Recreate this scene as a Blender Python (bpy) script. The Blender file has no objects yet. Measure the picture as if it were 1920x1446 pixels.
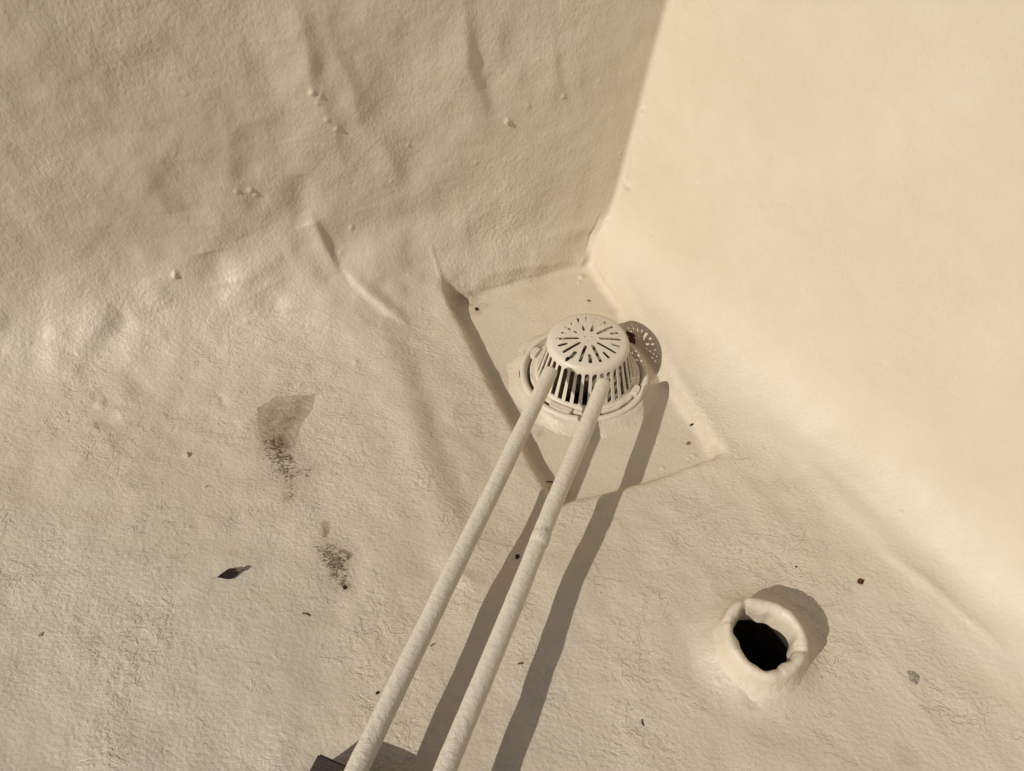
import bpy, bmesh, math, random
import numpy as np
from mathutils import Vector, Matrix
random.seed(4); RS = np.random.RandomState(7)
S = bpy.context.scene
COL = S.collection

# ------------------------------------------------------------------ camera, sky, sun, exposure
PITCH, CAMH, FPX = 48.0, 1.5, 1371.0
cam = bpy.data.objects.new('camera', bpy.data.cameras.new('camera')); COL.objects.link(cam)
cam.location = (0, 0, CAMH); cam.rotation_euler = (math.radians(90 - PITCH), 0, 0)
cam.data.sensor_width = 36; cam.data.lens = 36 * FPX / 1920
cam.data.clip_start = 0.05; cam.data.clip_end = 500
S.camera = cam
SUN_AZ, SUN_EL = 36.5, 35.0            # direction in which the light travels (plan), elevation
a, e = math.radians(SUN_AZ), math.radians(SUN_EL)
LDIR = Vector((math.cos(a) * math.cos(e), math.sin(a) * math.cos(e), -math.sin(e)))
W = bpy.data.worlds.new('World'); S.world = W; W.use_nodes = True
nt = W.node_tree
sky = nt.nodes.new('ShaderNodeTexSky'); sky.sky_type = 'NISHITA'; sky.sun_disc = False
sky.sun_elevation = e
sky.sun_rotation = math.atan2(-LDIR.x, -LDIR.y)
sky.air_density = 1.0; sky.dust_density = 1.5
bg = nt.nodes['Background']; bg.inputs['Strength'].default_value = 0.06
nt.links.new(sky.outputs[0], bg.inputs[0])
sl = bpy.data.lights.new('sun', 'SUN'); sl.energy = 2.92; sl.angle = math.radians(0.5); sl.color = (1.0, 0.965, 0.905)
sun = bpy.data.objects.new('sun', sl); COL.objects.link(sun); sun.location = (-4, -3, 5)
sun.rotation_euler = LDIR.to_track_quat('-Z', 'Y').to_euler()
S.view_settings.view_transform = 'Standard'; S.view_settings.look = 'None'
S.view_settings.gamma = 1; S.view_settings.use_curve_mapping = False
S.view_settings.exposure = 0.0

# ------------------------------------------------------------------ helpers
_p = math.radians(PITCH)
_fw = np.array([0, math.cos(_p), -math.sin(_p)]); _rt = np.array([1., 0, 0]); _up = np.cross(_rt, _fw)
_C = np.array([0, 0, CAMH])
def ray(px, py):
    d = (px - 960) / FPX * _rt - (py - 723) / FPX * _up + _fw
    return d / np.linalg.norm(d)
def at(px, py, z=0.0):                 # where the sight line of a photo point meets a height
    d = ray(px, py); return _C + (z - CAMH) / d[2] * d
def sstep(a, b, x):
    t = np.clip((x - a) / (b - a), 0, 1); return t * t * (3 - 2 * t)
def smin(a, b, k):
    h = np.maximum(k - np.abs(a - b), 0) / k
    return np.minimum(a, b) - h * h * k * 0.25
def smax(a, b, k): return -smin(-a, -b, k)
_L = RS.rand(32, 32, 32)
def vnoise(P, scale, seed=0):          # smooth value noise in [-1, 1]
    q = P * scale + seed * 7.31; i = np.floor(q).astype(np.int64); f = q - i; f = f * f * f * (f * (f * 6 - 15) + 10)
    i0 = i % 32; i1 = (i + 1) % 32
    x0, y0, z0 = i0.T; x1, y1, z1 = i1.T; fx, fy, fz = f.T
    c = lambda x, y, z: _L[x, y, z]
    v = ((c(x0,y0,z0)*(1-fx)+c(x1,y0,z0)*fx)*(1-fy)+(c(x0,y1,z0)*(1-fx)+c(x1,y1,z0)*fx)*fy)*(1-fz) + \
        ((c(x0,y0,z1)*(1-fx)+c(x1,y0,z1)*fx)*(1-fy)+(c(x0,y1,z1)*(1-fx)+c(x1,y1,z1)*fx)*fy)*fz
    return v * 2 - 1
def tag(o, label=None, cat=None, group=None, kind=None):
    if label: o['label'] = label
    if cat: o['category'] = cat
    if group: o['group'] = group
    if kind: o['kind'] = kind
    return o
def link(name, me, mat=None, parent=None):
    o = bpy.data.objects.new(name, me); COL.objects.link(o)
    if mat: me.materials.clear(); me.materials.append(mat)
    if parent: o.parent = parent
    return o
def pydata(name, V, F, smooth=True):
    me = bpy.data.meshes.new(name); me.from_pydata([tuple(v) for v in V], [], F); me.update()
    if smooth: me.polygons.foreach_set('use_smooth', [True] * len(me.polygons))
    return me
def empty(name, loc, label, cat, group=None):
    o = bpy.data.objects.new(name, None); COL.objects.link(o); o.location = loc; o.empty_display_size = 0.05
    return tag(o, label, cat, group)
def lathe(name, prof, seg, wob=None, closed=False):
    """prof: list of (r, z); wob(theta, index) -> (dr, dz)"""
    V, F = [], []
    n = len(prof)
    for k in range(seg):
        th = 2 * math.pi * k / seg
        for i, (r, z) in enumerate(prof):
            dr, dz = wob(th, i) if wob else (0, 0)
            V.append(((r + dr) * math.cos(th), (r + dr) * math.sin(th), z + dz))
    for k in range(seg):
        k2 = (k + 1) % seg
        for i in range(n if closed else n - 1):
            j = (i + 1) % n
            F.append((k * n + i, k2 * n + i, k2 * n + j, k * n + j))
    return pydata(name, V, F)

# ------------------------------------------------------------------ materials
def new_mat(name):
    m = bpy.data.materials.new(name); m.use_nodes = True
    return m, m.node_tree, m.node_tree.nodes['Principled BSDF']
class NB:                              # small node-building shorthand
    def __init__(s, t): s.t = t
    def n(s, typ, **kw):
        x = s.t.nodes.new(typ)
        for k, v in kw.items():
            if k.startswith('i_'):
                key = k[2:]; x.inputs[int(key) if key.isdigit() else key.replace('_', ' ')].default_value = v
            else: setattr(x, k, v)
        return x
    def l(s, a, b): s.t.links.new(a, b)
    def math(s, op, a, b=None, c=None, clamp=False):
        x = s.n('ShaderNodeMath', operation=op, use_clamp=clamp)
        for i, v in enumerate((a, b, c)):
            if v is None: continue
            if isinstance(v, (int, float)): x.inputs[i].default_value = v
            else: s.l(v, x.inputs[i])
        return x.outputs[0]
    def noise(s, vec, scale, detail=2.0, rough=0.5, dist=0.0):
        x = s.n('ShaderNodeTexNoise'); x.inputs['Scale'].default_value = scale
        x.inputs['Detail'].default_value = detail; x.inputs['Roughness'].default_value = rough
        x.inputs['Distortion'].default_value = dist
        if vec is not None: s.l(vec, x.inputs['Vector'])
        return x.outputs['Fac']
    def mapr(s, v, a, b, c, d, smooth=False):
        x = s.n('ShaderNodeMapRange'); x.interpolation_type = 'SMOOTHSTEP' if smooth else 'LINEAR'
        s.l(v, x.inputs[0])
        for i, q in enumerate((a, b, c, d)): x.inputs[i + 1].default_value = q
        return x.outputs[0]
    def mix(s, f, a, b):
        x = s.n('ShaderNodeMix', data_type='RGBA')
        if isinstance(f, (int, float)): x.inputs[0].default_value = f
        else: s.l(f, x.inputs[0])
        for i, v in ((6, a), (7, b)):
            if isinstance(v, tuple): x.inputs[i].default_value = (*v, 1)
            else: s.l(v, x.inputs[i])
        return x.outputs[2]
    def attr(s, name): return s.n('ShaderNodeAttribute', attribute_name=name).outputs['Fac']
    def mapping(s, vec, scale, rot=(0, 0, 0)):
        x = s.n('ShaderNodeMapping'); x.inputs['Scale'].default_value = scale; x.inputs['Rotation'].default_value = rot
        s.l(vec, x.inputs['Vector']); return x.outputs[0]
BASE = (0.615, 0.528, 0.397)
def coating(name, base, wrinkle, grain, drip, stretch=(1, 1, 1), rot=(0, 0, 0), rough=0.42, stains=False, scale=1.0, object_space=False, weights=False):
    """brush- and roller-applied elastomeric roof coating: leathery wrinkles, pimples, sagging drip edges"""
    m, t, b = new_mat(name); N = NB(t)
    pos = N.n('ShaderNodeTexCoord').outputs['Object'] if object_space else N.n('ShaderNodeNewGeometry').outputs['Position']
    v = N.mapping(pos, stretch, rot)
    # colour: patchy thickness of the paint
    big = N.noise(pos, 2.3, 3, .55); mid = N.noise(pos, 14, 4, .65)
    c = N.mix(N.mapr(big, .3, .7, 0, 1), tuple(x * k for x, k in zip(base, (.96, .95, .93))), tuple(x * k for x, k in zip(base, (1.03, 1.03, 1.04))))
    c = N.mix(N.mapr(mid, .35, .75, 0, .30), c, (base[0] * .90, base[1] * .87, base[2] * .79))
    dust = N.noise(pos, 420, 2, .6)
    c = N.mix(N.mapr(dust, .66, .76, 0, .35), c, (.25, .2, .14))
    rv = N.mapr(N.noise(pos, 6, 3, .6), .3, .7, rough - .07, rough + .10)
    # relief
    n1 = N.noise(v, 70 * scale, 2, .55, .6)
    rid = N.math('ABSOLUTE', N.math('SUBTRACT', n1, .5))            # creased leather
    rid = N.mapr(rid, 0, .20, 0, 1, True)
    n3 = N.noise(pos, 260 * scale, 1, .5)
    vor = N.n('ShaderNodeTexVoronoi', feature='F1'); vor.inputs['Scale'].default_value = 48 * scale; vor.inputs['Randomness'].default_value = 1
    N.l(pos, vor.inputs['Vector'])
    pim = N.mapr(vor.outputs['Distance'], 0, .16, 1, 0, True)       # pimples / trapped bubbles
    pim = N.math('MULTIPLY', pim, N.mapr(N.noise(pos, 31, 1), .52, .66, 0, 1))
    # drip edges: one-sided little steps where the paint sagged and skinned over
    warp = N.noise(v, 26, 2, .6, .5)
    saw = N.math('FRACT', N.math('MULTIPLY', warp, 7.0))
    saw = N.math('MULTIPLY', N.math('POWER', saw, 6.0), N.mapr(N.noise(pos, 5.5, 3, .65), .46, .62, 0, 1, True))
    amp = N.mapr(N.noise(pos, 2.6, 3, .6), .32, .68, .55, 1.35)
    peel = N.noise(v, 84 * scale, 1.6, .45, .35)
    h = N.math('ADD', N.math('MULTIPLY', peel, wrinkle * 5.6), N.math('MULTIPLY', rid, wrinkle * .25))
    h = N.math('ADD', h, N.math('MULTIPLY', n3, grain))
    h = N.math('MULTIPLY', h, amp)
    if weights: h = N.math('MULTIPLY', h, N.attr('wr'))
    h = N.math('ADD', h, N.math('MULTIPLY', N.math('MULTIPLY', pim, N.attr('wr') if weights else 1.0), .45 * wrinkle + .1 * grain))
    h = N.math('ADD', h, N.math('MULTIPLY', N.math('MULTIPLY', saw, drip), N.attr('dr') if weights else 1.0))
    if stains:
        film, grime, rust = N.attr('film'), N.attr('grime'), N.attr('rust')
        jit = N.math('MULTIPLY', N.math('SUBTRACT', N.noise(pos, 55, 3, .6), .5), .5)
        fj = N.math('ADD', film, N.math('MULTIPLY', jit, 1.1))
        body = N.math('MULTIPLY', N.mapr(fj, .38, .52, 0, 1, True), film)
        edge = N.math('MULTIPLY', N.mapr(fj, .30, .42, 0, 1, True), N.mapr(fj, .42, .55, 1, 0, True))
        c = N.mix(N.math('MULTIPLY', N.math('MULTIPLY', body, N.mapr(N.noise(pos, 24, 3, .6), .35, .65, .45, 1.0)), .95), c, (.235, .155, .072))
        c = N.mix(N.math('MULTIPLY', edge, .40), c, (.22, .16, .09))
        ga = N.noise(N.mapping(pos, (1, 1.9, 1), (0, 0, .3)), 120, 3, .65, .8)
        thr = N.math('SUBTRACT', .80, N.math('MULTIPLY', grime, .42))
        g = N.mapr(N.math('SUBTRACT', N.math('ADD', ga, N.math('MULTIPLY', jit, .5)), thr), 0, .07, 0, 1)
        g = N.math('MULTIPLY', g, N.mapr(grime, .02, .15, 0, 1))
        c = N.mix(N.math('MULTIPLY', g, .88), c, (.050, .029, .014))
        c = N.mix(N.math('MULTIPLY', grime, .42), c, (.20, .135, .07))
        rr = N.math('MULTIPLY', rust, N.mapr(N.noise(pos, 90, 4, .7), .35, .65, .15, 1))
        c = N.mix(N.math('MULTIPLY', rr, .9), c, (.27, .15, .055))
        rv = N.math('ADD', rv, N.math('MULTIPLY', g, .3), clamp=True)
    bp = N.n('ShaderNodeBump'); bp.inputs['Strength'].default_value = 1; bp.inputs['Distance'].default_value = 1
    N.l(h, bp.inputs['Height']); N.l(bp.outputs[0], b.inputs['Normal'])
    N.l(c, b.inputs['Base Color']); N.l(rv, b.inputs['Roughness'])
    b.inputs['Specular IOR Level'].default_value = .34
    return m
M_FLOOR = coating('floor_coating', BASE, .00046, .00024, .0010, (1, 1.25, .85), (0, 0, .4), rough=.50, stains=True, weights=True, scale=1.2)
M_WALL = coating('wall_coating', BASE, .00046, .00024, .0010, (1, 1.25, .85), (0, 0, .4), rough=.50, weights=True, scale=1.2)
M_PIPE = coating('pipe_coating', (.68, .60, .465), .00034, .0002, .0002, (1, 1, 1.1), (0, 0, 0), object_space=True, scale=1.1)
M_IRON = coating('painted_iron', (.66, .58, .455), .00010, .00010, .0001, rough=.4, object_space=True)
M_CRUST = coating('paint_crust', BASE, .0004, .0003, .0005, object_space=True)
M_VENT = coating('vent_coating', (.66, .57, .43), .0003, .0002, .0006, rough=.46, object_space=True)
def plain(name, col, rough=.7, noise=0, scale=60, col2=None):
    m, t, b = new_mat(name); N = NB(t); b.inputs['Roughness'].default_value = rough; b.inputs['Specular IOR Level'].default_value = .15
    pos = N.n('ShaderNodeTexCoord').outputs['Object']
    f = N.noise(pos, scale, 4, .65)
    N.l(N.mix(N.mapr(f, .35, .65, 0, 1), col, col2 or tuple(x * .5 for x in col)), b.inputs['Base Color'])
    if noise:
        bp = N.n('ShaderNodeBump'); bp.inputs['Strength'].default_value = 1; bp.inputs['Distance'].default_value = noise
        N.l(f, bp.inputs['Height']); N.l(bp.outputs[0], b.inputs['Normal'])
    return m
M_BLACK = plain('black_pipe_bore', (.060, .044, .034), .6)
M_BOWL = plain('drain_bowl_iron', (.10, .085, .065), .6, .0006, 70, (.30, .25, .18))
M_LEAF = plain('dry_dark_leaf', (.040, .026, .018), .55, .001, 120, (.018, .012, .010))
M_LEAFTIP = plain('dry_leaf_tip', (.22, .165, .11), .6, .0006, 120)
M_LEAF2 = plain('dry_brown_leaf', (.11, .045, .022), .5, .001, 120, (.05, .02, .012))
M_RED = plain('reddish_crumb', (.13, .040, .018), .7, .002, 200, (.06, .02, .01))
M_DARK = plain('dark_crumb', (.05, .030, .018), .8, .002, 200)
M_TAN = plain('tan_crumb', (.30, .19, .09), .8, .002, 200)
M_GREY = plain('grey_flake', (.44, .38, .29), .7, .001, 300, (.20, .17, .13))
M_TAR = plain('black_tar', (.012, .011, .011), .35, .001, 150)
M_WOODM, _t, _b = new_mat('weathered_dark_timber')
_N = NB(_t); _pos = _N.n('ShaderNodeTexCoord').outputs['Object']
_f = _N.noise(_N.mapping(_pos, (3, 60, 60)), 2.2, 5, .65, .4)
_N.l(_N.mix(_N.mapr(_f, .35, .65, 0, 1), (.020, .012, .009), (.085, .052, .036)), _b.inputs['Base Color'])
_b.inputs['Roughness'].default_value = .8
_bp = _N.n('ShaderNodeBump'); _bp.inputs['Distance'].default_value = .003; _bp.inputs['Strength'].default_value = 1
_N.l(_f, _bp.inputs['Height']); _N.l(_bp.outputs[0], _b.inputs['Normal'])
M_STEEL = plain('galvanised_steel', (.38, .37, .35), .4, .0003, 90)
M_STEEL.node_tree.nodes['Principled BSDF'].inputs['Metallic'].default_value = .8

# ------------------------------------------------------------------ the roof corner: two parapet walls, floor, sump
K = at(1132, 452)                                                   # sharp corner at floor level
AZA, AZB = math.radians(196.5), math.radians(-59.0)
uA = np.array([math.cos(AZA), math.sin(AZA), 0]); uB = np.array([math.cos(AZB), math.sin(AZB), 0])
LEANA, LEANB = math.radians(-0.5), math.radians(7.5)
def lean_n(u, lean):
    n = np.array([-u[1], u[0], 0]);
    if np.dot(n, np.array([0, .5, 0]) - K) < 0: n = -n
    return n * math.cos(lean) + np.array([0, 0, 1]) * math.sin(lean)
nA, nB = lean_n(uA, LEANA), lean_n(uB, LEANB)
dC = np.cross(nA, nB); dC /= dC[2]
PZ = -0.060                                                         # sump floor level
def side(p, q, zr, slope, inside):
    d = (q - p)[:2]; n = np.array([-d[1], d[0]]); n /= np.linalg.norm(n)
    if np.dot(n, inside[:2] - p[:2]) < 0: n = -n
    return (n, p[:2], zr, slope)
_in = at(1100, 700, PZ)
PIT = [side(at(832, 540, -.004), at(1033, 932, -.014), -.01, .12, _in),
       side(at(1085, 934, -.016), at(1355, 850, -.014), -.014, .15, _in),
       side(at(1108, 503, PZ), at(1330, 850, PZ), PZ, .26, _in),
       side(at(895, 556, PZ), at(1104, 499, PZ), PZ, .25, _in)]
VC = at(1437, 1190, .09)[:2]                                        # plumbing vent
DC = at(1096, 688, -.015)[:2]                                       # drain centre
def pitd(P):                                                        # > 0 inside the sump
    out = np.full(len(P), -.3); m = np.hypot(P[:, 0] - at(1100, 690)[0], P[:, 1] - at(1100, 690)[1]) < .75
    if m.any(): out[m] = pitd_near(P[m])
    return out
def pitd_near(P):
    g = None
    wob = .0045 * vnoise(P, 11, 21) + .0022 * vnoise(P, 27, 22)
    for n, p, zr, sl in PIT:
        d = (((P[:, :2] - p) @ n + wob) + sl * (P[:, 2] - zr)) / math.sqrt(1 + sl * sl)
        g = d if g is None else smin(g, d, .03)
    return g
def floor_h(P):
    d0 = None
    for n, p, zr, sl in PIT[:2]:
        d = -((P[:, :2] - p) @ n); d0 = d if d0 is None else np.maximum(d0, d)
    h = -.020 + .020 * sstep(.05, .24, d0)                          # the floor dishes towards the sump
    r = np.hypot(P[:, 0] - VC[0], P[:, 1] - VC[1])
    h = h + .036 * sstep(.175, .060, r) ** 2
    return h
def Ff(P):
    a = (P - K) @ nA; b = (P - K) @ nB; f = P[:, 2] - floor_h(P)
    kA = .20 + .16 * sstep(.30, .95, b)
    F = smin(smin(f, a, kA), smin(f, b, .24), .016)
    F = smin(F, smin(a, b, .014), .014)
    g = pitd(P); g = smin(g, P[:, 2] - PZ, .022); g = smin(g, .07 - P[:, 2], .05)
    return smax(F, g, .024)
def solve(P0, D, lo=-.15, hi=.45, it=26):
    lo = np.full(len(P0), lo); hi = np.full(len(P0), hi)
    for _ in range(it):
        m = (lo + hi) * .5; v = Ff(P0 + D * m[:, None]) > 0
        hi = np.where(v, m, hi); lo = np.where(v, lo, m)
    return P0 + D * ((lo + hi) * .5)[:, None]
def surf(px, py):                                                   # sight line of a photo point -> point on the coating
    d = ray(px, py); ts = np.linspace(.6, 4.5, 900); P = _C + ts[:, None] * d
    v = Ff(P); i = int(np.argmax(v < 0)); lo, hi = ts[i - 1], ts[i]
    for _ in range(24):
        m = (lo + hi) / 2
        if Ff((_C + m * d)[None])[0] > 0: lo = m
        else: hi = m
    return _C + hi * d
def axis(n_end, step, far):
    x = [0.0]
    while x[-1] < n_end: x.append(x[-1] + step)
    st = step
    while x[-1] < far: st *= 1.16; x.append(x[-1] + st)
    return np.array(x)
SS, TT, WW = axis(1.95, .0036, 9), axis(1.95, .0036, 9), axis(1.02, .0042, 1.25)
ns, ntt, nw = len(SS), len(TT), len(WW)
tau = .10
# floor patch (ns x nt), wall A patch (ns x nw-1), wall B patch (nt-1 x nw-1) sharing their edge vertices
s_, t_ = np.meshgrid(SS, TT, indexing='ij'); s_ = s_.ravel(); t_ = t_.ravel()
PF = K + s_[:, None] * uA + t_[:, None] * uB
DF = np.array([0, 0, 1.]) + np.exp(-t_ / tau)[:, None] * nA + np.exp(-s_ / tau)[:, None] * nB
s_, w_ = np.meshgrid(SS, WW[1:], indexing='ij'); s_ = s_.ravel(); w_ = w_.ravel()
PA = K + s_[:, None] * uA + w_[:, None] * dC
DA = nA + np.exp(-w_ / tau)[:, None] * np.array([0, 0, 1.]) + np.exp(-s_ / tau)[:, None] * nB
t_, w_ = np.meshgrid(TT[1:], WW[1:], indexing='ij'); t_ = t_.ravel(); w_ = w_.ravel()
PB = K + t_[:, None] * uB + w_[:, None] * dC
DB = nB + np.exp(-w_ / tau)[:, None] * np.array([0, 0, 1.]) + np.exp(-t_ / tau)[:, None] * nA
P0 = np.vstack([PF, PA, PB]); D0 = np.vstack([DF, DA, DB]); D0 /= np.linalg.norm(D0, axis=1)[:, None]
V = solve(P0, D0)
nF, nAv = len(PF), len(PA)
iF = np.arange(nF).reshape(ns, ntt)
iA = np.empty((ns, nw), np.int64); iA[:, 0] = iF[:, 0]; iA[:, 1:] = nF + np.arange(nAv).reshape(ns, nw - 1)
iB = np.empty((ntt, nw), np.int64); iB[:, 0] = iF[0, :]; iB[0, 1:] = iA[0, 1:]; iB[1:, 1:] = nF + nAv + np.arange(len(PB)).reshape(ntt - 1, nw - 1)
def quads(I, flip):
    q = np.stack([I[:-1, :-1], I[1:, :-1], I[1:, 1:], I[:-1, 1:]], -1).reshape(-1, 4)
    return q[:, ::-1] if flip else q
def orient(q):
    a, b, c = V[q[0, 0]], V[q[0, 1]], V[q[0, 2]]
    return q
def want(q, n):
    k = len(q) // 2; nn = np.cross(V[q[k, 1]] - V[q[k, 0]], V[q[k, 2]] - V[q[k, 0]])
    return q if nn @ n > 0 else q[:, ::-1]
QF, QA, QB = want(quads(iF, 0), np.array([0, 0, 1.])), want(quads(iA, 0), nA), want(quads(iB, 0), nB)
def vnormals(V, Q):
    n = np.cross(V[Q[:, 2]] - V[Q[:, 0]], V[Q[:, 3]] - V[Q[:, 1]])
    out = np.zeros_like(V)
    for c in range(3):
        acc = np.zeros(len(V))
        for k in range(4): acc += np.bincount(Q[:, k], n[:, c], len(V))
        out[:, c] = acc
    return out / np.maximum(np.linalg.norm(out, axis=1), 1e-12)[:, None]
QALL = np.vstack([QF, QA, QB])
NR = vnormals(V, QALL)
# hand-laid unevenness of the membrane under the coating
isA = np.zeros(len(V), bool); isA[np.unique(QA)] = True
a_ = (V - K) @ nA; b_ = (V - K) @ nB
wA = sstep(.05, .30, b_) * (1 - sstep(.02, .35, np.minimum(a_, 9)))          # near / on the left wall
inpit = sstep(-.005, .02, pitd(V)) * (V[:, 2] < -.02)
disp = .0045 * vnoise(V * np.array([1, 1, .7]), 4.2, 1) + .0036 * vnoise(V, 9.0, 2) + .0018 * vnoise(V, 20, 3) + .0007 * vnoise(V, 42, 8)
disp *= .45 + .55 * sstep(.0, .25, b_)
disp += wA * (.0060 * vnoise(V * np.array([1.0, 1.0, .5]), 3.6, 4) + .0020 * vnoise(V * np.array([1.0, 1.0, .6]), 9, 5))
cv = np.exp(-((a_ - .10) / .14) ** 2) * np.exp(-(np.maximum(V[:, 2], 0) / .22) ** 2) * sstep(.35, .8, b_)
disp += cv * (.0055 * vnoise(V, 4.6, 11) + .0025 * vnoise(V, 9.5, 12) + .003 * vnoise(V, 20, 13))
disp *= (1 - .7 * inpit)
def stroke(pts, width, amp, taper=True, asym=None):
    """a ridge (amp > 0) or groove along a line over the coating"""
    Q = np.array([surf(*p) for p in pts])
    ww = width * max(asym or (1,)); lo, hi = Q.min(0) - 3 * ww, Q.max(0) + 3 * ww
    idx = np.where(np.all((V > lo) & (V < hi), axis=1))[0]
    if not len(idx): return
    P = V[idx]; best = np.full(len(idx), 9.); sg = np.zeros(len(idx)); par = np.zeros(len(idx)); nseg = max(1, len(Q) - 1)
    if len(Q) == 1: best = np.linalg.norm(P - Q[0], axis=1); par[:] = .5
    for k in range(len(Q) - 1):
        d = Q[k + 1] - Q[k]; tt = np.clip(((P - Q[k]) @ d) / (d @ d), 0, 1)
        r = np.linalg.norm(P - Q[k] - tt[:, None] * d, axis=1); m = r < best
        best = np.where(m, r, best); sg = np.where(m, (P - Q[k]) @ np.cross(d, Q[k] - _C), sg); par = np.where(m, (k + tt) / nseg, par)
    tp = np.sin(np.pi * np.clip(par, .0, 1)) ** .6 if taper and len(Q) > 1 else 1
    if asym: width = np.where(sg > 0, asym[0], asym[1]) * width
    disp[idx] += amp * np.exp(-(best / width) ** 2) * tp
STEP_SIGN = False
R_ = [  # left wall folds
 ([(560, 330), (566, 392), (580, 420)], .040, -.012),
 ([(660, 540), (720, 600)], .03, -.004),
 ([(612, 468), (690, 430), (770, 412), (850, 380), (940, 330)], .065, -.011), ([(650, 520), (760, 465), (880, 440)], .06, .010),
 ([(560, 20), (585, 130), (640, 240)], .03, .005), ([(500, 80), (520, 180), (560, 260)], .045, -.006),
 ([(640, 110), (690, 215), (740, 300), (745, 350)], .04, .006), ([(860, 20), (880, 130), (905, 160)], .025, .005),
 ([(890, 30), (915, 140), (930, 220)], .035, -.005), ([(780, 260), (760, 340), (730, 380)], .06, -.006),
 ([(330, 300), (360, 420)], .06, -.007), ([(250, 250), (300, 400)], .07, .007), ([(1070, 60), (1085, 250)], .03, .0035),
 # along the foot of the left wall
 ([(440, 540), (475, 508), (530, 478)], .035, .007), ([(400, 470), (420, 530)], .05, -.010), ([(500, 540), (530, 590)], .04, -.006),
 ([(140, 665), (190, 610), (225, 585)], .035, .006), ([(175, 660), (230, 615), (245, 590)], .035, -.006),
 ([(285, 520), (310, 580)], .035, .006), ([(235, 690), (275, 745)], .028, -.007), ([(180, 800), (225, 780)], .02, -.006), ([(405, 735), (430, 770)], .010, -.003),
 ([(432, 622), (470, 600), (560, 580), (650, 563)], .0055, .0030), ([(330, 505), (326, 522)], .006, .005),
 ([(225, 760), (250, 700)], .04, .005),
 # slope change of the sump flashing, left of the drain
 ([(700, 590), (745, 720), (775, 820), (835, 980), (870, 1100)], .045, .007), ([(760, 610), (800, 740), (850, 880), (900, 1010)], .04, -.005),
 ([(805, 455), (820, 500), (835, 545)], .007, .003), ([(830, 1030), (870, 1085), (900, 1105)], .02, .004),
 # right floor and cove
 ([(1395, 938), (1320, 970), (1235, 1000)], .007, .0022), ([(1600, 1160), (1700, 1290), (1790, 1410)], .008, .0012),
 ([(1400, 780), (1560, 915), (1700, 1055), (1910, 1290)], .03, .0045), ([(1440, 765), (1620, 920), (1760, 1050), (1915, 1200)], .035, -.004),
 ([(1640, 1020), (1760, 1110), (1900, 1235)], .014, .004), ([(1500, 830), (1580, 880), (1680, 960)], .02, .003),
 ([(1230, 560), (1300, 620), (1330, 700)], .03, -.004), ([(1250, 540), (1330, 590)], .02, .003), ([(1350, 850), (1470, 1000), (1560, 1110)], .04, .004),
 ([(1400, 1290), (1425, 1330)], .014, -.005), ([(1340, 1180), (1350, 1240)], .03, .003), ([(1460, 830), (1530, 905)], .02, -.003),
 ([(1110, 480), (1135, 520), (1165, 570)], .008, .006), ([(1100, 478), (1085, 500)], .010, .004),
 ([(1190, 290), (1178, 345), (1165, 375)], .008, .004), ([(1128, 400), (1108, 440), (1100, 470)], .005, -.004),
 ([(840, 535), (900, 548), (1000, 520), (1090, 497)], .008, -.003), ([(900, 515), (980, 500), (1080, 490)], .012, .004),
]
for pts, w, amp in R_: stroke(pts, w, amp)
LR = (3.2, .75) if STEP_SIGN else (.75, 3.2)
stroke([(578, 400), (600, 440), (616, 475), (634, 512)], .015, .010, True, (.9, 1.7))
stroke([(640, 495), (690, 552), (728, 582), (765, 605)], .013, .009, True, (1.9, .9))
stroke([(600, -10), (618, 90), (655, 165), (668, 235), (722, 290), (752, 360)], .036, .009, True, LR)
stroke([(858, -40), (872, 60), (874, 130), (905, 200), (900, 270)], .028, .007, True, LR)
stroke([(545, -20), (572, 90), (580, 170), (625, 235), (630, 300)], .030, .007, True, LR)
stroke([(1030, 20), (1040, 140), (1075, 250)], .020, .004, True, LR)
stroke([(390, 150), (420, 260), (425, 340), (490, 430)], .05, .008, True, LR)
for px, py, w, amp in [(585, 170, .007, .006), (600, 178, .006, .004), (595, 190, .004, .003), (612, 222, .006, .004), (630, 240, .006, .005), (330, 518, .006, .005), (444, 358, .005, .005), (470, 357, .006, .005),
                       (480, 366, .006, .004), (950, 226, .007, .006), (955, 228, .005, .004), (766, 275, .004, .003), (893, 305, .005, .003), (660, 430, .006, .004), (667, 681, .008, .004), (350, 852, .008, .004),
                       (1205, 205, .006, .005), (1180, 350, .010, .006), (1172, 345, .007, .006), (1200, 262, .005, .003), (1056, 180, .005, .004), (1010, 110, .004, .003), (640, 475, .005, .003),
                       (1222, 440, .005, .004), (1215, 465, .005, .003), (1193, 455, .005, .003), (1130, 438, .005, .004), (1140, 412, .006, .004), (1210, 770, .006, .004), (1243, 878, .005, .004), (1300, 855, .006, .004),
                       (190, 760, .012, .005), (410, 750, .008, .004), (790, 580, .006, .003), (1090, 520, .008, .007), (1085, 530, .005, .004)]:
    stroke([(px, py)], w, amp, False)
vis = np.where((V[:, 1] > .3) & (np.abs(V[:, 0]) < 1.6) & (V[:, 2] < .95))[0]; rb = np.random.RandomState(3)
for c in V[rb.choice(vis, 130)]:                                     # nodules and burst bubbles in the coating
    w = rb.uniform(.0035, .006); idx = np.where(np.abs(V[:, 0] - c[0]) + np.abs(V[:, 1] - c[1]) + np.abs(V[:, 2] - c[2]) < .03)[0]
    disp[idx] += rb.choice([1, 1, -1]) * rb.uniform(.0010, .0024) * np.exp(-np.sum((V[idx] - c) ** 2, 1) / w ** 2)
V = V + NR * disp[:, None]
NR = vnormals(V, QALL)
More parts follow.
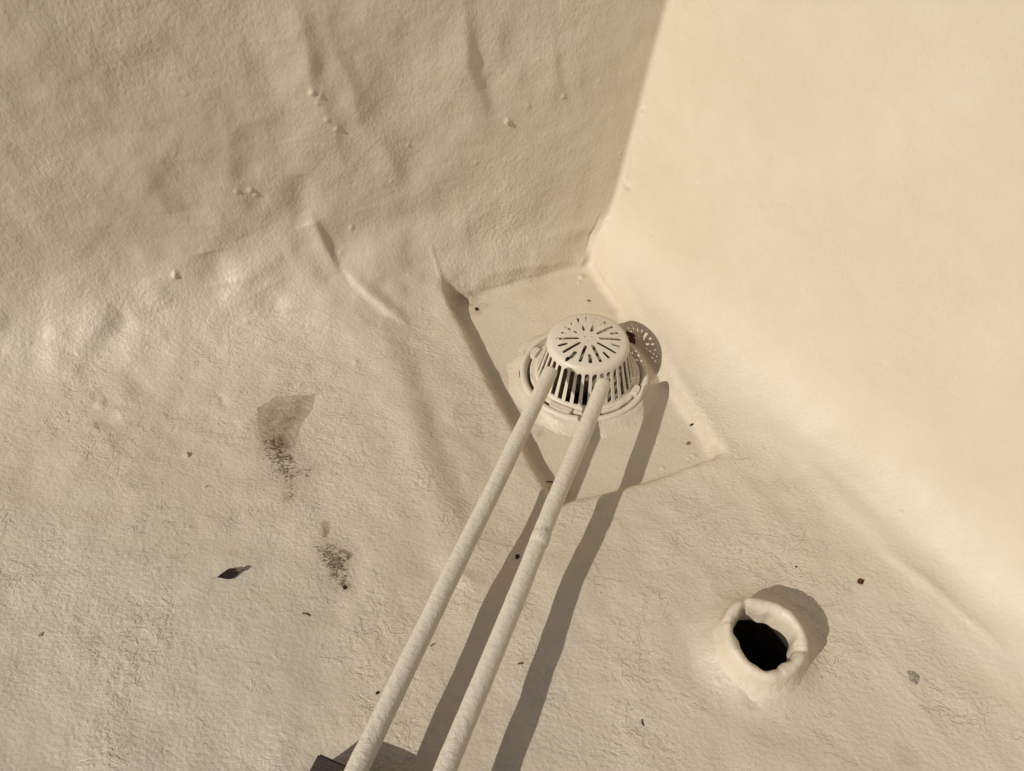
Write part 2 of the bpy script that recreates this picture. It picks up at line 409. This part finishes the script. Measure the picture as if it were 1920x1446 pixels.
# where dirt lies (per-vertex masks; the grain itself is in the material)
film = np.zeros(len(V)); grime = np.zeros(len(V)); rust = np.zeros(len(V))
def blobs(arr, items):
    for px, py, r, a in items:
        q = surf(px, py); d = np.linalg.norm(V - q, axis=1)
        np.maximum(arr, a * np.clip(1.25 - (d / r) ** 2, 0, 1) , out=arr)
def polymask(arr, poly, soft, a):
    Q = np.array([surf(*p) for p in poly]); n = len(Q)
    idx = np.where((V[:, 0] > Q[:, 0].min() - .1) & (V[:, 0] < Q[:, 0].max() + .1) & (V[:, 1] > Q[:, 1].min() - .1) & (V[:, 1] < Q[:, 1].max() + .1) & (V[:, 2] < .15))[0]
    x, y = V[idx, 0], V[idx, 1]; ins = np.zeros(len(idx), bool); dist = np.full(len(idx), 9.)
    for k in range(n):
        p, q = Q[k, :2], Q[(k + 1) % n, :2]
        cnd = ((p[1] > y) != (q[1] > y)) & (x < (q[0] - p[0]) * (y - p[1]) / (q[1] - p[1] + 1e-12) + p[0]); ins ^= cnd
        d = q - p; tt = np.clip(((x - p[0]) * d[0] + (y - p[1]) * d[1]) / (d @ d), 0, 1)
        dist = np.minimum(dist, np.hypot(x - p[0] - tt * d[0], y - p[1] - tt * d[1]))
    sd = np.where(ins, dist, -dist); arr[idx] = np.maximum(arr[idx], a * np.clip(.5 + sd / soft, 0, 1))
polymask(film, [(484, 790), (486, 768), (515, 748), (560, 741), (590, 741), (580, 770), (560, 800), (548, 840), (520, 850), (492, 825)], .050, .9)
polymask(film, [(600, 980), (606, 976), (616, 979), (619, 990), (614, 1006), (606, 1008), (602, 996)], .012, .95)
polymask(grime, [(484, 800), (500, 815), (540, 800), (555, 850), (560, 870), (590, 876), (586, 890), (560, 900), (560, 945), (545, 945), (530, 910), (508, 890), (490, 850)], .10, .95)
polymask(grime, [(596, 1020), (618, 1012), (640, 1030), (655, 1036), (652, 1070), (656, 1105), (635, 1105), (612, 1085), (598, 1055)], .06, 1.0)
blobs(film, [(655, 1042, .010, .8), (648, 1036, .008, .7), (650, 1100, .009, .9), (640, 1092, .008, .7), (625, 1062, .012, .5), (535, 800, .02, .9), (545, 780, .02, .9), (622, 1075, .010, .6)])
blobs(grime, [(642, 1094, .012, .9), (640, 1035, .010, .9), (652, 1045, .009, .9), (590, 920, .012, .4), (612, 1128, .005, .9), (640, 1138, .006, .8), (650, 1095, .008, .7), (520, 905, .03, .35), (460, 910, .05, .10), (540, 930, .02, .7), (535, 862, .03, .8), (628, 1060, .03, .7)])
blobs(rust, [(880, 562, .034, .75), (893, 585, .022, .5), (905, 575, .02, .4), (865, 555, .018, .7), (1040, 925, .026, .85), (1065, 930, .016, .4), (1150, 585, .02, .2), (1012, 812, .012, .5), (1700, 1418, .030, .30), (1690, 1410, .02, .3), (1185, 640, .03, .35), (990, 700, .05, .14), (1110, 800, .09, .10), (1300, 830, .05, .12), (1010, 545, .06, .12), (1340, 845, .02, .3), (1200, 780, .06, .10)])
tB = sstep(.02, .30, b_); tA = sstep(.0, .22, a_); hz = sstep(.02, .20, V[:, 2])
wr = (.42 + .50 * tB) * (1 - .30 * sstep(.10, .35, V[:, 2]) * tB); wr = wr * (1 - .35 * inpit); dr = np.clip(tA * tB, 0, 1) * (1 - .7 * inpit) + .12
def sheet(name, Q, mat, hole=None):
    if hole is not None: Q = Q[~hole(V[Q].mean(1))]
    u, inv = np.unique(Q, return_inverse=True); q = inv.reshape(-1, 4)
    me = bpy.data.meshes.new(name); n = len(q)
    me.vertices.add(len(u)); me.vertices.foreach_set('co', V[u].ravel())
    me.loops.add(n * 4); me.loops.foreach_set('vertex_index', q.ravel().astype(np.int32))
    me.polygons.add(n); me.polygons.foreach_set('loop_start', np.arange(0, n * 4, 4, dtype=np.int32))
    me.polygons.foreach_set('use_smooth', np.ones(n, bool))
    for k, arr in (('film', film), ('grime', grime), ('rust', rust), ('wr', wr), ('dr', dr)):
        at_ = me.attributes.new(k, 'FLOAT', 'POINT'); at_.data.foreach_set('value', arr[u].astype(np.float32))
    me.update(calc_edges=True); me.validate()
    me.normals_split_custom_set_from_vertices([tuple(x) for x in NR[u]])
    return link(name, me, mat)
def holes(c):
    return (np.hypot(c[:, 0] - VC[0], c[:, 1] - VC[1]) < .066) | (np.hypot(c[:, 0] - DC[0], c[:, 1] - DC[1]) < .158)
fl = sheet('floor', QF, M_FLOOR, holes); tag(fl, kind='structure')
wa = sheet('parapet_wall', QA, M_WALL)
tag(wa, 'duller cream coated parapet wall with soft folds and leathery wrinkles, on the left', 'wall', 'parapet walls')
wb = sheet('parapet_wall', QB, M_WALL)
tag(wb, 'bright smooth sunlit cream coated parapet wall on the right', 'wall', 'parapet walls')
def wall_back(I, n, u, parent):                                     # top and outer face, so the parapet is solid
    top = V[I[:, -1]]; b1 = top - np.array([n[0], n[1], 0]) * .25; b2 = b1.copy(); b2[:, 2] = -.4
    Vv = np.vstack([top, b1, b2]); m = len(top)
    F = [(i, i + 1, m + i + 1, m + i) for i in range(m - 1)] + [(m + i, m + i + 1, 2 * m + i + 1, 2 * m + i) for i in range(m - 1)]
    link('coping', pydata('coping', Vv, F, False), M_WALL, parent)
wall_back(iA[::4], nA, uA, wa); wall_back(iB[::4], nB, uB, wb)

# ------------------------------------------------------------------ roof drain
drain = empty('roof_drain', (DC[0], DC[1], PZ), 'cream painted roof drain with slotted dome strainer in the square sump', 'roof drain')
def wobf(seed, ar, az, k=6):
    rs = np.random.RandomState(seed); c = [(rs.randint(2, 28), rs.rand() * 6.28, rs.randn()) for _ in range(k)]
    def f(th, i):
        s = sum(w * math.sin(n * th + p + .7 * i) for n, p, w in c) / math.sqrt(k)
        return ar * s, az * s
    return f
RZ = .030                                                           # ring top above the sump floor
link('paint_skirt', lathe('paint_skirt', [(.228, -.004), (.215, .002), (.205, .007), (.196, .014), (.189, .020), (.183, .021)], 160, wobf(3, .0026, .0006)), M_CRUST, drain)
link('clamp_ring', lathe('clamp_ring', [(.184, .006), (.1845, RZ - .004), (.182, RZ), (.172, RZ + .001), (.169, RZ - .002), (.167, RZ - .010), (.163, RZ - .012), (.1615, RZ - .022)], 160), M_IRON, drain)
link('gravel_stop', lathe('gravel_stop', [(.1625, RZ - .030), (.156, RZ - .022), (.152, RZ - .006), (.1505, RZ - .004)], 128), M_BLACK, drain)
link('base_flange', lathe('base_flange', [(.137, RZ - .010), (.139, RZ - .0035), (.1560, RZ - .0045), (.1578, RZ - .007), (.158, RZ - .020)], 144, wobf(12, .0006, .0004)), M_IRON, drain).location = (.0025, .0005, 0)
link('bowl', lathe('bowl', [(.160, RZ - .012), (.148, RZ - .03), (.135, -.03), (.115, -.065), (.075, -.095), (.056, -.105), (.054, -.13)], 96), M_BOWL, drain)
link('outlet_pipe', lathe('outlet_pipe', [(.0545, -.128), (.0545, -.45), (.001, -.451)], 48), M_BLACK, drain)
# the dome: a cast shell with its slots cut through it
DH = .139
outer = [(.146, 0), (.146, .010), (.1405, .014), (.1145, .116), (.1130, .126), (.1085, .1345), (.100, .1385), (.06, .1425), (.02, .144)]
inner = [(.02, .1408), (.06, .1393), (.098, .1355), (.1055, .132), (.1095, .125), (.1108, .115), (.1365, .014), (.1365, 0)]
def lathe_solid(name, prof, seg):
    me = lathe(name, prof, seg, closed=True); bm = bmesh.new(); bm.from_mesh(me)
    bmesh.ops.holes_fill(bm, edges=[x for x in bm.edges if x.is_boundary], sides=0)
    bmesh.ops.recalc_face_normals(bm, faces=bm.faces); bm.to_mesh(me); bm.free(); return me
def solid_dome():
    V_, F_ = [], []; prof = outer + inner; n = len(prof); seg = 144
    for k in range(seg):
        th = 2 * math.pi * k / seg
        for r, z in prof: V_.append((r * math.cos(th), r * math.sin(th), z))
    for k in range(seg):
        k2 = (k + 1) % seg
        for i in range(n):
            if i == len(outer) - 1: continue
            j = (i + 1) % n; F_.append((k * n + i, k2 * n + i, k2 * n + j, k * n + j))
    t, b_ = len(outer) - 1, len(outer)
    F_.append([k * n + t for k in range(seg)]); F_.append([k * n + b_ for k in range(seg)])
    me = bpy.data.meshes.new('dome'); me.from_pydata(V_, [], F_); bm = bmesh.new(); bm.from_mesh(me)
    bmesh.ops.recalc_face_normals(bm, faces=bm.faces); bm.to_mesh(me); bm.free(); return me
def prism(bm, outline, axis_from, axis_to):
    a_ = [bm.verts.new(axis_from(*p)) for p in outline]; b_ = [bm.verts.new(axis_to(*p)) for p in outline]
    n = len(outline); fs = [bm.faces.new(a_), bm.faces.new(b_[::-1])]
    for i in range(n): fs.append(bm.faces.new((a_[i], b_[i], b_[(i + 1) % n], a_[(i + 1) % n])))
cb = bmesh.new(); NS = 36
for k in range(NS):
    th = 2 * math.pi * (k + .5) / NS; c, s = math.cos(th), math.sin(th); hw = .0064
    z1 = .112 + (.0015 * random.uniform(-1, 1))
    ol = [(-hw * 1.08, .019), (hw * 1.08, .019), (hw, z1)] + [(hw * math.cos(q), z1 + hw * 1.2 * math.sin(q)) for q in np.linspace(.4, math.pi - .4, 5)] + [(-hw, z1)]
    prism(cb, ol, lambda t, z: (.09 * c - t * s, .09 * s + t * c, z), lambda t, z: (.18 * c - t * s, .18 * s + t * c, z))
for k in range(20):
    th = 2 * math.pi * k / 20 + math.radians(-1); c, s = math.cos(th), math.sin(th); hw = .0049
    r0, r1 = (.031, .086) if k % 2 == 0 else (.064, .086)
    if k in (7, 8, 9): r1 -= .012
    r0 += random.uniform(-.001, .002); r1 += random.uniform(-.002, .001); hw *= random.uniform(.88, 1.06)
    ol = [(r1 + hw * math.cos(q), hw * math.sin(q)) for q in np.linspace(-1.57, 1.57, 6)] + [(r0 + hw * math.cos(q), hw * math.sin(q)) for q in np.linspace(1.57, 4.71, 6)]
    prism(cb, ol, lambda u, t: (u * c - t * s, u * s + t * c, .125), lambda u, t: (u * c - t * s, u * s + t * c, .165))
for k in range(3):
    q0 = math.radians(-90 + 120 * k); x0, y0 = .0115 * math.cos(q0), .0115 * math.sin(q0)
    prism(cb, [(x0 + .0026 * math.cos(q), y0 + .0026 * math.sin(q)) for q in np.linspace(0, 5.6, 9)], lambda x, y: (x, y, .125), lambda x, y: (x, y, .16))
bmesh.ops.recalc_face_normals(cb, faces=cb.faces)
cme = bpy.data.meshes.new('cutters'); cb.to_mesh(cme); cb.free()
o1 = bpy.data.objects.new('dome_raw', solid_dome()); o2 = bpy.data.objects.new('cutters', cme)
COL.objects.link(o1); COL.objects.link(o2)
md = o1.modifiers.new('b', 'BOOLEAN'); md.object = o2; md.operation = 'DIFFERENCE'; md.solver = 'EXACT'
dg = bpy.context.evaluated_depsgraph_get(); dg.update()
dome_me = bpy.data.meshes.new_from_object(o1.evaluated_get(dg))
bpy.data.objects.remove(o1); bpy.data.objects.remove(o2)
bm = bmesh.new(); bm.from_mesh(dome_me)
for zc in (.0205, .110):
    bmesh.ops.bisect_plane(bm, geom=bm.verts[:] + bm.edges[:] + bm.faces[:], plane_co=(0, 0, zc), plane_no=(0, 0, 1))
bm.faces.ensure_lookup_table()
def region(f):
    z = f.calc_center_median().z; return 0 if z < .0205 else (2 if z > .110 else 1)
reg = {f: region(f) for f in bm.faces}; seen = set(); pieces = []
for f in bm.faces:
    if f in seen: continue
    st, comp = [f], []; seen.add(f)
    while st:
        g = st.pop(); comp.append(g)
        for ed in g.edges:
            for h in ed.link_faces:
                if h not in seen and reg[h] == reg[f]: seen.add(h); st.append(h)
    pieces.append((reg[f], comp))
def piece_mesh(name, faces):
    vm, V_, F_ = {}, [], []
    for f in faces:
        q = []
        for v in f.verts:
            if v not in vm: vm[v] = len(V_); V_.append(tuple(v.co))
            q.append(vm[v])
        F_.append(q)
    me = pydata(name, V_, F_); me.set_sharp_from_angle(angle=math.radians(38)); return me
dome = None
caps = sorted([p for p in pieces if p[0] == 2], key=lambda p: -len(p[1]))
dome = link('strainer_dome', piece_mesh('strainer_dome', caps[0][1]), M_IRON, drain); dome.location = (.003, 0, .016)
for rg, comp in pieces:
    if rg == 2: continue
    if len(comp) < 4: continue
    link('bar' if rg == 1 else 'base_ring', piece_mesh('bar' if rg == 1 else 'base_ring', comp), M_IRON, dome)
bm.free()
# clamp lugs and bolts round the ring
def lug(th, w, r0, r1, z0, z1):
    bm = bmesh.new(); c, s = math.cos(th), math.sin(th)
    prism(bm, [(r0, -w), (r1, -w * .9), (r1 + .004, 0), (r1, w * .9), (r0, w)], lambda u, t: (u * c - t * s, u * s + t * c, z0), lambda u, t: (u * c - t * s, u * s + t * c, z1))
    bmesh.ops.recalc_face_normals(bm, faces=bm.faces)
    bmesh.ops.bevel(bm, geom=bm.edges[:], offset=.0018, segments=2, affect='EDGES')
    me = bpy.data.meshes.new('lug'); bm.to_mesh(me); bm.free(); me.polygons.foreach_set('use_smooth', [False] * len(me.polygons)); return me
for deg, w in ((-118, .034), (-28, .018), (152, .02), (62, .02)):
    link('clamp_lug', lug(math.radians(deg), w, .148, .166, RZ - .016, RZ + .003), M_IRON, drain)
# black chip where the paint came off the rim of the dome
def crumb_mesh(name, r, flat, seed, rough=.35, sub=2):
    bm = bmesh.new(); bmesh.ops.create_icosphere(bm, subdivisions=sub, radius=1)
    P = np.array([v.co for v in bm.verts]); d = 1 + rough * vnoise(P, 1.7, seed) + rough * .5 * vnoise(P, 4.1, seed + 3)
    for v, k, p in zip(bm.verts, d, P): v.co = Vector(p * k * r * np.array([1, .75, flat]))
    me = bpy.data.meshes.new(name); bm.to_mesh(me); bm.free(); return me
ch = link('black_chip', crumb_mesh('black_chip', .0085, .35, 31), M_TAR, dome); ch.location = (-.060, -.075, .1385); ch.rotation_euler = (.3, -.2, .9)
ch = link('black_chip', crumb_mesh('black_chip', .0055, .35, 35), M_TAR, dome); ch.location = (-.028, -.083, .1388); ch.rotation_euler = (.3, 0, .4)

# ------------------------------------------------------------------ two pipes running to the drain, on a timber support
def pipe(px_top, px_bot, zt, zb, label, seed):
    A = at(*px_top, zt); B = at(*px_bot, zb); d = (A - B); L0 = np.linalg.norm(d); d /= L0
    start = B - d * 1.30; L = L0 + 1.30
    o = empty('drain_pipe', tuple(start), label, 'pipe', 'pipes running to the roof drain')
    o.rotation_euler = Vector(d).to_track_quat('Z', 'Y').to_euler()
    ns_, seg = int(L / .005), 40; Vv, F = [], []
    z = np.linspace(0, L, ns_); th = np.arange(seg) * 2 * math.pi / seg
    zz, tt = np.meshgrid(z, th, indexing='ij')
    P = np.stack([np.cos(tt) * 1.1, np.sin(tt) * 1.1, zz * 30], -1).reshape(-1, 3)
    rr = .0197 + .00016 * vnoise(P * np.array([1.5, 1.5, 2.2]), 1, seed) + .0005 * vnoise(P, .35, seed + 1) + .0004 * vnoise(P * np.array([2.2, 2.2, 1.9]), 1, seed + 2)
    rr = rr.reshape(ns_, seg)
    sag = np.zeros(ns_)
    endf = np.clip((L - z) / .010, 0, 1); rr = rr * (np.sqrt(1 - (1 - endf) ** 2 * .55))[:, None]
    cx_ = .0022 * np.interp(z, np.linspace(0, L, 12), np.random.RandomState(seed).randn(12) * .5)
    Vv = np.stack([rr * np.cos(tt) + cx_[:, None], rr * np.sin(tt), zz], -1).reshape(-1, 3)
    for i in range(ns_ - 1):
        for k in range(seg):
            k2 = (k + 1) % seg; F.append((i * seg + k, i * seg + k2, (i + 1) * seg + k2, (i + 1) * seg + k))
    # open mouth: rim folds in to the bore
    last = (ns_ - 1) * seg; Vl = [tuple(v) for v in Vv]; r_in = len(Vl)
    for k in range(seg): Vl.append((.0128 * math.cos(th[k]) + cx_[-1], .0128 * math.sin(th[k]), L - .0005))
    r_in2 = len(Vl)
    for k in range(seg): Vl.append((.0124 * math.cos(th[k]) + cx_[-1], .0124 * math.sin(th[k]), L - .12))
    for k in range(seg):
        k2 = (k + 1) % seg
        F.append((last + k, last + k2, r_in + k2, r_in + k)); F.append((r_in + k, r_in + k2, r_in2 + k2, r_in2 + k))
    link('pipe_body', pydata('pipe_body', Vl, F), M_PIPE, o)
    return o, start, d, L
p1, S1, D1, L1 = pipe((1033, 694), (690, 1400), .114, .117, 'left one of two cream pipes, ending at the left front of the drain dome', 11)
p2, S2, D2, L2 = pipe((1134, 716), (852, 1400), .114, .117, 'right one of two cream pipes, ending at the middle of the drain dome', 23)
def collar(p, L, zloc, ln, r, seed):                                # lap of the membrane wrapped round the pipe
    n = 5; me = lathe('tape_lap', [(.0185, -ln / 2 - .002), (r, -ln / 2), (r + .0004, 0), (r, ln / 2), (.0185, ln / 2 + .003)], 40, wobf(seed, .0007, .002))
    o = link('tape_lap', me, M_PIPE, p); o.location = (0, 0, zloc)
q = at(1018, 1005, .13); collar(p2, L2, float(np.dot(q - S2, D2)), .030, .0202, 5)
# timber bearer under both pipes, mostly below the frame
BT = .068
c0 = at(597, 1412, BT); c1 = at(648, 1435, BT); bd = c1 - c0; bd[2] = 0; bd /= np.linalg.norm(bd); bn = np.array([bd[1], -bd[0], 0])
if bn[1] > 0: bn = -bn
def box_mesh(name, x0, x1, y0, y1, z0, z1, bev=.003, rough=0):
    bm = bmesh.new(); bmesh.ops.create_cube(bm, size=1)
    for v in bm.verts: v.co = Vector(((x0 + x1) / 2 + v.co.x * (x1 - x0), (y0 + y1) / 2 + v.co.y * (y1 - y0), (z0 + z1) / 2 + v.co.z * (z1 - z0)))
    bmesh.ops.bevel(bm, geom=bm.edges[:], offset=bev, segments=2, affect='EDGES')
    me = bpy.data.meshes.new(name); bm.to_mesh(me); bm.free(); return me
def bearer(origin, label):
    rt = empty('pipe_support', (origin[0], origin[1], 0), label, 'pipe support', 'timber supports under the pipes')
    rt.rotation_euler = (0, 0, math.atan2(bd[1], bd[0]))
    LX = .46
    link('timber_block', box_mesh('timber_block', 0, LX, -.14, 0, -.006, BT), M_WOODM, rt)
    Mi = Matrix.Rotation(-math.atan2(bd[1], bd[0]), 3, 'Z')
    link('strut_channel', box_mesh('strut_channel', .03, LX - .03, -.095, -.055, BT - .001, .088, .002), M_STEEL, rt)
    for S_, D_ in ((S1, D1), (S2, D2)):
        # where the pipe crosses the middle of the strut
        nrm = bn; mid = origin + bn * .075; tt = np.dot((mid - S_)[:2], nrm[:2]) / np.dot(D_[:2], nrm[:2]); p = S_ + D_ * tt
        lo = Mi @ Vector(p - np.array([origin[0], origin[1], 0]))
        me = lathe('pipe_clamp', [(.0200, -.015), (.0238, -.015), (.0238, .015), (.0200, .015)], 32, closed=True)
        cl = link('pipe_clamp', me, M_STEEL, rt); cl.location = lo
        cl.rotation_euler = (Mi @ Vector(D_)).to_track_quat('Z', 'Y').to_euler()
        link('clamp_foot', box_mesh('clamp_foot', -.012, .012, -.014, .014, -(lo.z - .087), -.019, .001), M_STEEL, rt).location = lo
bearer(c0, 'dark timber block under the two pipes at the bottom edge')
far = c0 - .5 * (D1 + D2) * 1.0; far[2] = 0
if -1 < far[1] < 5: bearer(far, 'second dark timber block under the two pipes, nearer their far ends')

# ------------------------------------------------------------------ plumbing vent stub wrapped in membrane
VZ = float(floor_h(np.array([[VC[0] + .2, VC[1] - .2, 0]]))[0])
vent = empty('vent_pipe', (VC[0], VC[1], VZ), 'short open vent stub wrapped in thick cream coating, standing on the floor', 'vent pipe')
rsv = np.random.RandomState(5)
cre = [(math.radians(112), .07, .0045), (math.radians(-22), .05, .0045), (math.radians(158), .06, .004), (math.radians(-80), .10, .0025), (math.radians(48), .08, .0015)]
wv = lambda th, i: (.0012 * math.sin(3 * th + 1) + .0008 * math.sin(5 * th + 2 + i), .0012 * math.sin(4 * th) + .0007 * math.sin(7 * th + 1))
vprof = [(.118, .003), (.102, .018), (.0920, .036), (.0872, .053), (.0852, .066), (.0838, .076), (.0805, .0835), (.0765, .0870), (.0720, .0875), (.0680, .0855), (.0640, .0810), (.0612, .0740), (.0602, .062), (.0600, .048), (.0600, .036), (.0600, .022)]
def vw(th, i):
    dr, dz = wv(th, i * .25); k = sstep(2, 6, np.array(float(i))) ; dr, dz = dr * float(.4 + k), dz * float(k)
    for c, w, a in cre:
        d = (th - c + math.pi) % (2 * math.pi) - math.pi; g = math.exp(-(d / w) ** 2)
        if i >= 5: dr -= 0; dz -= a * g * .8; dr += (a * .25 * g if i >= 9 else -a * .4 * g)
    if i >= 9:                                                     # torn, uneven inner lip
        j = .0022 * math.sin(3 * th + 1.2) + .0018 * math.sin(7 * th + .4) + .0009 * math.sin(13 * th)
        j *= 1.0 if i < 13 else .6
        dr += j * min(1, (i - 8) / 3)
    if i == len(vprof) - 1: dz += .004 * math.sin(2 * th + .6) + .001 * math.sin(7 * th)
    dz += .005 * math.cos(th - 2.3) * float(k)                       # slightly tilted mouth
    return dr, dz
cm = lathe('coating_collar', vprof, 160, vw)
CV = np.array([v.co for v in cm.vertices]); dn = .0014 * vnoise(CV, 34, 6) + .0010 * vnoise(CV, 75, 7) + .0006 * vnoise(CV, 150, 9)
for v, k in zip(cm.vertices, dn): v.co += v.normal * float(k)
link('coating_collar', cm, M_VENT, vent)
link('pipe_bore', lathe('pipe_bore', [(.0720, .050), (.0720, -.42), (.001, -.421)], 64), M_BLACK, vent)

# ------------------------------------------------------------------ leaves, twigs and crumbs lying about
def normal_at(px, py):
    p = surf(px, py); i = int(np.argmin(np.sum((V - p) ** 2, 1))); return V[i], NR[i]
def place(o, px, py, lift, spin):
    p, n = normal_at(px, py)
    q = Vector(n).to_track_quat('Z', 'Y'); o.rotation_euler = (q.to_matrix() @ Matrix.Rotation(spin, 3, 'Z')).to_euler()
    o.location = Vector(p) + Vector(n) * lift
def leaf_mesh(name, L, Wd, curl, n=14, m=7, seed=1, tip=.0):
    Vv, F = [], []
    for i in range(n + 1):
        u = i / n; w = Wd * (max(0, math.sin(math.pi * min(1, u ** .9))) ** 1.25 + .01)
        for j in range(m + 1):
            v = j / m * 2 - 1
            Vv.append(((u - .5) * L, v * w * (1 + .12 * math.sin(9 * u + 3 * v)), curl * (v * v) * (.5 + .5 * math.sin(5 * u + seed)) + .15 * curl * math.sin(11 * u + 5 * v + seed)))
    for i in range(n):
        for j in range(m): a0 = i * (m + 1) + j; F.append((a0, a0 + 1, a0 + m + 2, a0 + m + 1))
    Vv2 = [(x, y, z - .0006) for x, y, z in Vv]; k = len(Vv); F2 = [tuple(q_ + k for q_ in f[::-1]) for f in F]
    return pydata(name, Vv + Vv2, F + F2)
lf = empty('dead_leaf', (0, 0, 0), 'dark shrivelled leaf with pointed ends lying on the floor left of the stains', 'leaf')
place(lf, 433, 1078, .0055, .20)
link('leaf_blade', leaf_mesh('leaf_blade', .054, .0118, .003, seed=2), M_LEAF, lf)
tp = link('leaf_tip', leaf_mesh('leaf_tip', .022, .0055, .002, 8, 5, 4), M_LEAFTIP, lf); tp.location = (.023, .002, .0025)
st_ = link('leaf_stalk', lathe('leaf_stalk', [(.0005, 0), (.0005, .010)], 6), M_LEAF, lf); st_.location = (-.030, 0, .001); st_.rotation_euler = (0, -1.45, 0)
l2 = link('dead_leaf', leaf_mesh('dead_leaf', .050, .013, .008, seed=7), M_LEAF2)
tag(l2, 'brown curled leaf caught behind the drain dome on its shaded right side', 'leaf')
p = at(1183, 634, -.012); l2.location = Vector(p); l2.rotation_euler = (.5, .5, -.9)
CR = [(1613, 1092, 11, .55, M_RED, 'crumb', 'reddish brown crumb on the floor above and right of the vent stub'),
 (1297, 798, 7, .7, M_DARK, 'crumb', 'small black crumb in the sump right of the pipe shadow, the upper of two'),
 (1290, 832, 8, .5, M_TAN, 'crumb', 'brown flat crumb in the sump near its right corner, the lower of two'),
 (893, 580, 8, .6, M_DARK, 'crumb', 'dark crumb in the shaded back left corner of the sump'),
 (970, 1043, 10, .35, M_DARK, 'crumb', 'dark ragged crumb in the shadow between the two pipes'),
 (708, 1298, 7, .7, M_DARK, 'crumb', 'dark round crumb on the floor just left of the left pipe'),
 (1505, 1259, 6, .6, M_DARK, 'crumb', 'tiny black crumb at the right foot of the vent stub'),
 (1104, 564, 6, .5, M_TAN, 'crumb', 'tiny brown crumb on the sump floor behind the drain dome'),
 (76, 1190, 7, .4, M_GREY, 'crumb', 'small grey chip on the floor near the left edge'),
 (1712, 1273, 18, .16, M_GREY, 'paint_flake', 'grey crinkled flake on the floor right of the vent stub'),
 (645, 1100, 8, .5, M_DARK, 'crumb', 'black lump at the lower end of the lower speckled stain'),
 (385, 913, 8, .4, M_GREY, 'paint_flake', 'pale chip on the floor left of the upper stain'),
 (350, 852, 9, .4, M_GREY, 'paint_flake', 'pale paint chip on the floor up and left of the upper stain'),
 (1290, 861, 9, .4, M_GREY, 'paint_flake', 'pale flake at the right front corner of the sump'),
 (1493, 1063, 4, .5, M_DARK, 'crumb', 'tiny black speck above the shadow of the vent stub'),
 (1043, 905, 5, .5, M_DARK, 'crumb', 'dark speck by the front left corner of the sump, beside the right pipe'),
 (950, 227, 10, .6, M_GREY, 'paint_lump', 'ragged paint lump sticking out of the left wall below its top edge')]
for i, (px, py, s, fl_, mt, nm, lb) in enumerate(CR):
    k = np.linalg.norm(surf(px, py) - _C) / FPX; r = s * k * .50
    o = link(nm, crumb_mesh(nm, r, fl_, 40 + 3 * i, .5), M_CRUST if nm == 'paint_lump' or lb.startswith('pale') else mt)
    place(o, px, py, r * fl_ * .35, i * 1.3); tag(o, lb, 'debris', 'crumbs and paint flakes lying about')
TW = [(573, 1150, 15, .7, 'dark bit of twig on the floor below the lower stain'), 
      (812, 1209, 9, .2, 'short thorn-like twig between the left pipe and its shadow'), (1203, 1355, 11, -.2, 'short dark twig on the floor left of the vent stub'),
      (975, 1246, 11, -.1, 'thin twig at the edge of the right pipe shadow'), (1030, 903, 16, .9, 'brown twig in the front left corner of the sump')]
for i, (px, py, s, an, lb) in enumerate(TW):
    k = np.linalg.norm(surf(px, py) - _C) / FPX; L = s * k
    me = lathe('twig', [(.0002, -L / 2), (.0011, -L / 2 + .001), (.0014, 0), (.0010, L / 2 - .001), (.0002, L / 2)], 7, wobf(i, .0003, 0))
    for v in me.vertices: x, y, z = v.co; v.co = (z, y + 3 * z * z / max(L, .01) * .2, x)
    o = link('twig', me, M_DARK); place(o, px, py, .0012, an); tag(o, lb, 'twig', 'bits of twig lying about')
